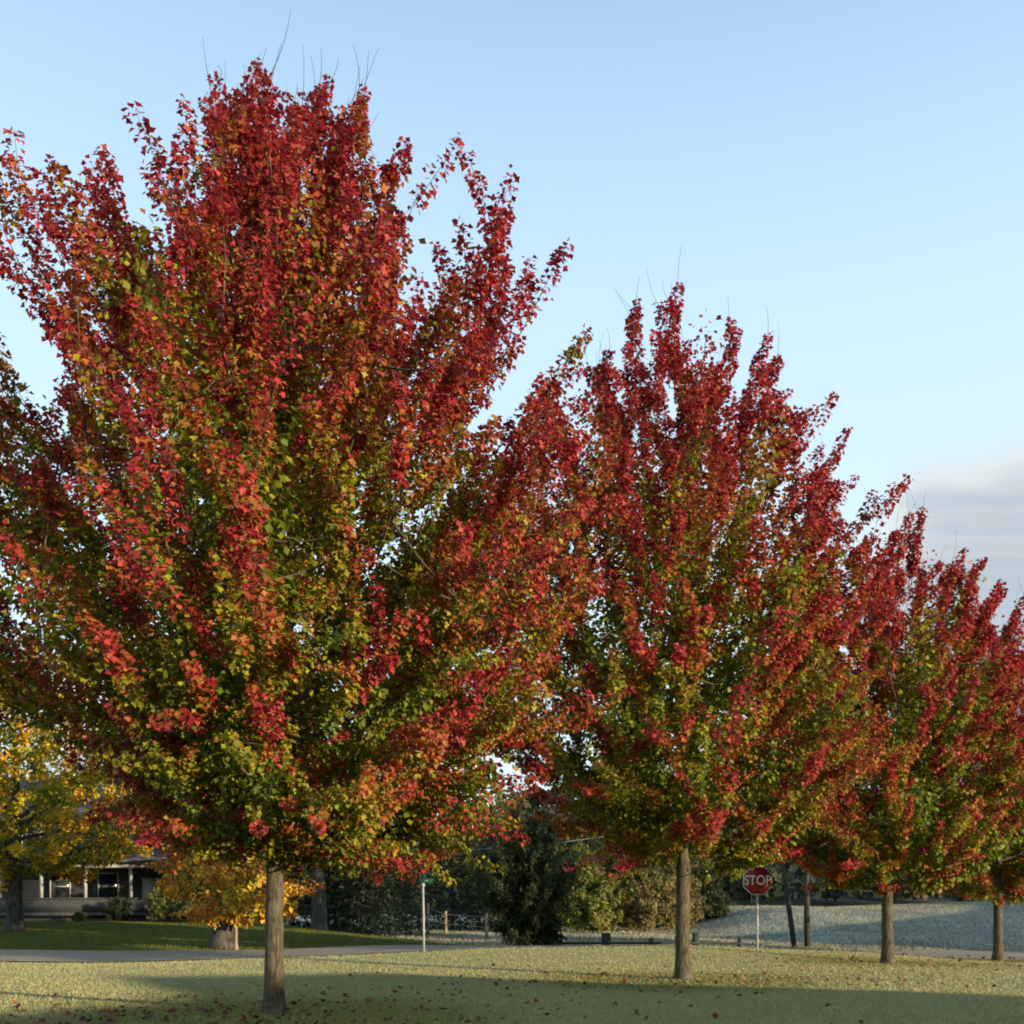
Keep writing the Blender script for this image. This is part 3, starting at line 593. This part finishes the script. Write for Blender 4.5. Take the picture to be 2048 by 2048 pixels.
# ------------------------------------------------------------------ signs, poles, fences
M_STEEL = noise_mat('galvanised steel', (0.34, 0.35, 0.35), (0.45, 0.46, 0.45), 12, 0.5, spec=0.5)
M_RED = noise_mat('stop sign red', (0.25, 0.012, 0.02), (0.29, 0.016, 0.024), 5, 0.4, spec=0.4)
M_WP = noise_mat('sign white', (0.70, 0.70, 0.70), (0.78, 0.78, 0.78), 5, 0.4)
M_SGR = noise_mat('sign green', (0.006, 0.05, 0.03), (0.008, 0.06, 0.036), 5, 0.45)
M_WOODP = noise_mat('weathered post', (0.24, 0.18, 0.12), (0.40, 0.31, 0.21), 6, 0.9, 0.3, stretch=(4, 4, 1))
M_POLE = noise_mat('creosoted pole', (0.035, 0.03, 0.026), (0.075, 0.065, 0.055), 6, 0.9, 0.4, stretch=(6, 6, 0.6))
M_DRK = noise_mat('dark painted post', (0.03, 0.036, 0.035), (0.06, 0.065, 0.06), 6, 0.8)

def octagon(rad, t, y, bm_name, m, parent):
    a = np.arange(8) * math.pi / 4 + math.pi / 8; rr = rad / math.cos(math.pi / 8)
    V = [(rr * math.cos(b), y, rr * math.sin(b)) for b in a] + [(rr * math.cos(b), y + t, rr * math.sin(b)) for b in a] + [(0, y, 0), (0, y + t, 0)]
    Q = [(i, (i + 1) % 8, 8 + (i + 1) % 8, 8 + i) for i in range(8)]
    T = [(16, (i + 1) % 8, i) for i in range(8)] + [(17, 8 + i, 8 + (i + 1) % 8) for i in range(8)]
    return MB().add(V, Q, T).build(bm_name, m, parent)
def text_mesh(s, size, m, name):
    cu = bpy.data.curves.new(name, 'FONT'); cu.body = s; cu.size = size; cu.align_x = 'CENTER'; cu.align_y = 'CENTER'; cu.extrude = 0.0015; cu.offset = size * 0.012
    cu.space_character = 1.02
    o = bpy.data.objects.new('tmp', cu); COL.objects.link(o)
    dg = bpy.context.evaluated_depsgraph_get(); me = bpy.data.meshes.new_from_object(o.evaluated_get(dg))
    bpy.data.objects.remove(o); me.materials.clear(); me.materials.append(m); me.name = name
    return me
SY_ = 34.0; sxp = gx(1515, SY_); szb = gzf(sxp, SY_)
sg = link('stop_sign', None, loc=(sxp, SY_, szb), label='red octagonal stop sign on thin steel post, half behind maple leaves', cat='sign')
sg.rotation_euler[2] = R(-6)
MB().box(-0.03, 0.03, 0.0, 0.035, -0.3, gzp(1760, SY_) - szb + 0.40).build('post', M_STEEL, sg)
fz = gzp(1761, SY_) - szb
face = octagon(0.475, 0.006, -0.012, 'sign_plate', M_WP, sg); face.location.z = fz
red = octagon(0.452, 0.004, -0.018, 'red_field', M_RED, face)
tx_ = link('lettering', text_mesh('STOP', 0.40, M_WP, 'lettering'), face); tx_.rotation_euler = (math.pi / 2, 0, 0); tx_.location = (0, -0.0215, -0.005); tx_.scale = (0.92, 1.12, 1)

nY = 31.5; nxp = gx(848, nY); nzb = gzf(nxp, nY)
ns_ = link('street_name_sign', None, loc=(nxp, nY, nzb), label='slim steel post carrying crossed green street name blades beside the road', cat='sign')
ntop = gzp(1768, nY) - nzb
MB().tube([(0, 0, -0.3), (-0.01, 0, ntop * 0.5), (-0.03, 0, ntop)], 0.030, 10).build('post', M_STEEL, ns_, smooth=True)
MB().box(-0.075, 0.02, -0.035, 0.035, ntop - 0.09, ntop + 0.02).build('bracket', M_STEEL, ns_)
b1 = MB().box(-0.33, 0.27, -0.004, 0.004, ntop + 0.02, ntop + 0.17).build('name_blade', M_SGR, ns_); b1.rotation_euler[2] = R(12)
b2 = MB().box(-0.30, 0.30, -0.004, 0.004, ntop + 0.175, ntop + 0.325).build('name_blade', M_SGR, ns_); b2.rotation_euler[2] = R(84)

# utility pole, its leaning brace pole and the overhead wire
pY = 57.0; pxp = gx(1614, pY); pzb = gzf(pxp, pY)
up_ = link('utility_pole', None, loc=(pxp, pY, pzb), label='straight dark wooden utility pole at the road beyond the stop sign', cat='pole')
MB().tube([(0.03, 0, -0.4), (-0.02, 0, 3), (-0.08, 0, 9.5)], [0.18, 0.165, 0.125], 12).build('shaft', M_POLE, up_, smooth=True)
MB().box(-1.2, 1.05, -0.16, -0.07 + 0.0, 8.6, 8.72).build('crossarm', M_POLE, up_)
for dx_ in (-1.05, -0.5, 0.9): MB().tube([(dx_, -0.11, 8.72), (dx_, -0.11, 8.86)], [0.03, 0.045], 8).build('insulator', M_STEEL, up_)
bxp, bY = gx(1589, 55.5), 55.5; bzb = gzf(bxp, bY)
bp = link('brace_pole', None, loc=(bxp, bY, bzb), label='thin pole leaning beside the straight utility pole', cat='pole')
MB().tube([(0.05, 0, -0.4), (gx(1572, 55.5) - bxp, 0.3, gzp(1750, 55.5) - bzb), (gx(1553, 55.5) - bxp, 0.8, 6.6)], [0.15, 0.13, 0.10], 10).build('shaft', M_POLE, bp, smooth=True)
wp = [(pxp - 0.1, pY, pzb + 7.6)]
for px, py, Y in ((1110, 1686, 54), (980, 1697, 53), (860, 1704, 52), (640, 1711, 51), (320, 1707, 50), (150, 1702, 49), (-300, 1660, 47)): wp.append((gx(px, Y), Y, gzp(py, Y)))
MB().tube(wp, 0.008, 5).build('overhead_cable', M_STEEL, label='single pale cable strung across above the road', cat='cable')

# weathered posts and wires of the field fence
fr = link('wire_fence', None, loc=(0, 0, 0), label='rustic wire fence with leaning weathered posts before the spruces', cat='fence')
pts = []
for px, Y, py in ((800, 66, 1786), (856, 67, 1806), (892, 71, 1822), (974, 60, 1826)):
    x = gx(px, Y); zb = gzf(x, Y); zt = gzp(py, Y)
    MB().tube([(x, Y, zb - 0.3), (x - 0.03, Y, (zb + zt) / 2), (x + 0.02 * (1 if px < 820 else -1), Y, zt)], [0.11, 0.10, 0.085], 8).build('post', M_WOODP, fr, smooth=True)
    pts.append((x, Y, zb, zt))
for k in range(2):
    MB().tube([(x, Y + 0.1, zb + (zt - zb) * (0.45 + 0.4 * k)) for x, Y, zb, zt in pts], 0.012, 4).build('wire', M_STEEL, fr)
# low dark rail fence beyond the crest of the lawn
lf = link('rail_fence', None, loc=(0, 0, 0), label='low dark rail fence between the cedar and the second maple', cat='fence')
L_ = []
for px, w in ((1066, 0.13), (1086, 0.2), (1212, 0.2), (1302, 0.1), (1392, 0.16), (1480, 0.1)):
    Y = 47 + (px - 1066) * 0.004; x = gx(px, Y); zb = gzf(x, Y); zt = gzp(1866 if w > 0.15 else 1876, Y)
    MB().box(x - w, x + w, Y - 0.1, Y + 0.1, zb - 0.3, zt).build('post', M_DRK, lf); L_.append((x, Y))
for (xa, ya), (xb, yb) in zip(L_[:-1], L_[1:]):
    za, zb_ = gzp(1886, ya), gzp(1886, yb)
    MB().add([(xa, ya - 0.13, za - 0.06), (xb, yb - 0.13, zb_ - 0.06), (xb, yb - 0.13, zb_ + 0.06), (xa, ya - 0.13, za + 0.06),
              (xa, ya - 0.08, za - 0.06), (xb, yb - 0.08, zb_ - 0.06), (xb, yb - 0.08, zb_ + 0.06), (xa, ya - 0.08, za + 0.06)],
             [(0, 1, 2, 3), (5, 4, 7, 6), (3, 2, 6, 7), (4, 5, 1, 0)]).build('rail', M_DRK, lf)

# ------------------------------------------------------------------ grass blades and fallen leaves
rng = np.random.default_rng(9)
def scatter(n, y0, y1, pw=1.0):
    Y = y0 + (y1 - y0) * rng.uniform(0, 1, n) ** pw
    return gx(rng.uniform(-140, 2190, n), Y), Y
gX, gY = scatter(230000, 12.5, 37, 1.3)
keep = np.abs(gY - road_c(gX)) > 4.0
gX, gY = gX[keep], gY[keep]; n = len(gX)
bw = np.clip(bare_w(gX, gY) + rng.normal(0, 0.2, n), 0, 1)[:, None]
gc = (1 - bw) * np.array([0.38, 0.37, 0.175]) + bw * np.array([0.25, 0.245, 0.08])
gc = gc * rng.uniform(0.82, 1.12, (n, 1))
BL = np.array([(-0.2, 0, 0), (0.2, 0, 0), (0.0, 1.0, 0.2)]); BT = np.array([(0, 1, 2)])
gP = np.stack([gX, gY, gz(gX, gY) - 0.005], -1)
link('grass', leaves_mesh('grass', gP, np.c_[rng.normal(0, 0.5, (n, 2)), np.ones(n)], np.c_[rng.normal(0, 1, (n, 2)), np.full(n, 0.2)],
     rng.uniform(0.025, 0.065, n), gc, M_GRASS, (BL, BT)), kind='stuff', label='short frosted lawn grass under the maples', cat='grass')

# rougher grass of the yard and of the frosted fields, seen edge-on
n = 60000; yY = 37 + 24 * rng.uniform(0, 1, n) ** 1.2; yX = gx(rng.uniform(-120, 1010, n), yY)
k = yard_w(yX, yY) > 0.5; yX, yY = yX[k], yY[k]; n = len(yX)
link('yard_grass', leaves_mesh('yard_grass', np.stack([yX, yY, gz(yX, yY) - 0.005], -1), np.c_[rng.normal(0, 0.5, (n, 2)), np.ones(n)], np.c_[rng.normal(0, 1, (n, 2)), np.full(n, 0.2)],
     rng.uniform(0.04, 0.09, n), np.array([0.12, 0.135, 0.022]) * rng.uniform(0.5, 1.4, (n, 1)), M_GRASS, (BL, BT)), kind='stuff', label='green grass of the house yard', cat='grass')
n = 110000; yY = 42 + 75 * rng.uniform(0, 1, n) ** 0.9; yX = gx(rng.uniform(740, 2150, n), yY)
k = (yard_w(yX, yY) < 0.4) & (yY - road_c(yX) > 4.2); yX, yY = yX[k], yY[k]; n = len(yX)
tuft = 0.5 + 0.5 * np.sin(yX * 0.5 + 2 * np.sin(yY * 0.23)) * np.sin(yY * 0.37 + yX * 0.13)
yc = (np.array([0.33, 0.34, 0.25]) * (1 - 0.45 * tuft[:, None]) + np.array([0.02, 0.0, -0.02])) * rng.uniform(0.6, 1.3, (n, 1))
link('field_grass', leaves_mesh('field_grass', np.stack([yX, yY, gz(yX, yY) - 0.01], -1), np.c_[rng.normal(0, 0.5, (n, 2)), np.ones(n)], np.c_[rng.normal(0, 1, (n, 2)), np.full(n, 0.2)],
     rng.uniform(0.07, 0.2, n), yc, M_GRASS, (BL, BT)), kind='stuff', label='pale frosted grass of the field and slope beyond the road', cat='grass')

FCOL = np.array([(0.15, 0.03, 0.03), (0.10, 0.035, 0.028), (0.20, 0.07, 0.05), (0.09, 0.055, 0.035), (0.30, 0.19, 0.12), (0.17, 0.03, 0.035)])
FALL = [np_mesh('fallen_leaf', LEAF * (1, 1, 1.6) - (0, 0.5, 0), LEAF_T, M_FALL, col=np.tile(c, (len(LEAF), 1))) for c in FCOL]
def litter(n):
    out = []
    while len(out) < n:
        tx_, ty_ = TREES[rng.choice(5, p=[0.42, 0.26, 0.14, 0.1, 0.08])]
        x = tx_ + rng.normal(0, 3.0) - 0.6; y = ty_ + rng.normal(0, 2.2) - 0.6
        if y > 13.2 and abs(y - float(road_c(x))) > 4.1: out.append((x, y))
    return np.array(out)
near = litter(950)
front = np.stack([gx(rng.uniform(-40, 560, 40), 14.3), rng.uniform(13.9, 15.2, 40)], -1)
near = np.concatenate([front, near])
inview = near[np.abs(near[:, 0] / near[:, 1]) < 0.52]
order = np.argsort(inview[:, 1]); ind = inview[order[:200]]; rest = inview[order[200:]]
FWORD = ['dark red', 'brownish maroon', 'faded russet', 'dark brown', 'pale tan', 'wine red']
for x, y in ind:
    ci = int(rng.integers(0, len(FALL)))
    o = link('fallen_leaf', FALL[ci], loc=(x, y, gzf(x, y) + 0.035),
             label=FWORD[ci] + ' fallen maple leaf lying on the shaded lawn', cat='leaf', group=FWORD[ci] + ' fallen leaves on the lawn')
    s = rng.uniform(0.075, 0.13); o.scale = (s, s, s); o.rotation_euler = (rng.normal(0, 0.45), rng.normal(0, 0.45), rng.uniform(0, 6.28))
n = len(rest)
link('fallen_leaves', leaves_mesh('fallen_leaves', np.c_[rest, gz(rest[:, 0], rest[:, 1]) + 0.04], np.c_[rng.normal(0, 1, (n, 2)), rng.normal(0, 0.35, n)],
     np.c_[rng.normal(0, 0.5, (n, 2)), np.ones(n)], rng.uniform(0.07, 0.13, n), FCOL[rng.integers(0, len(FCOL), n)], M_FALL), kind='stuff',
     label='scatter of fallen maple leaves farther along the lawn', cat='leaves')
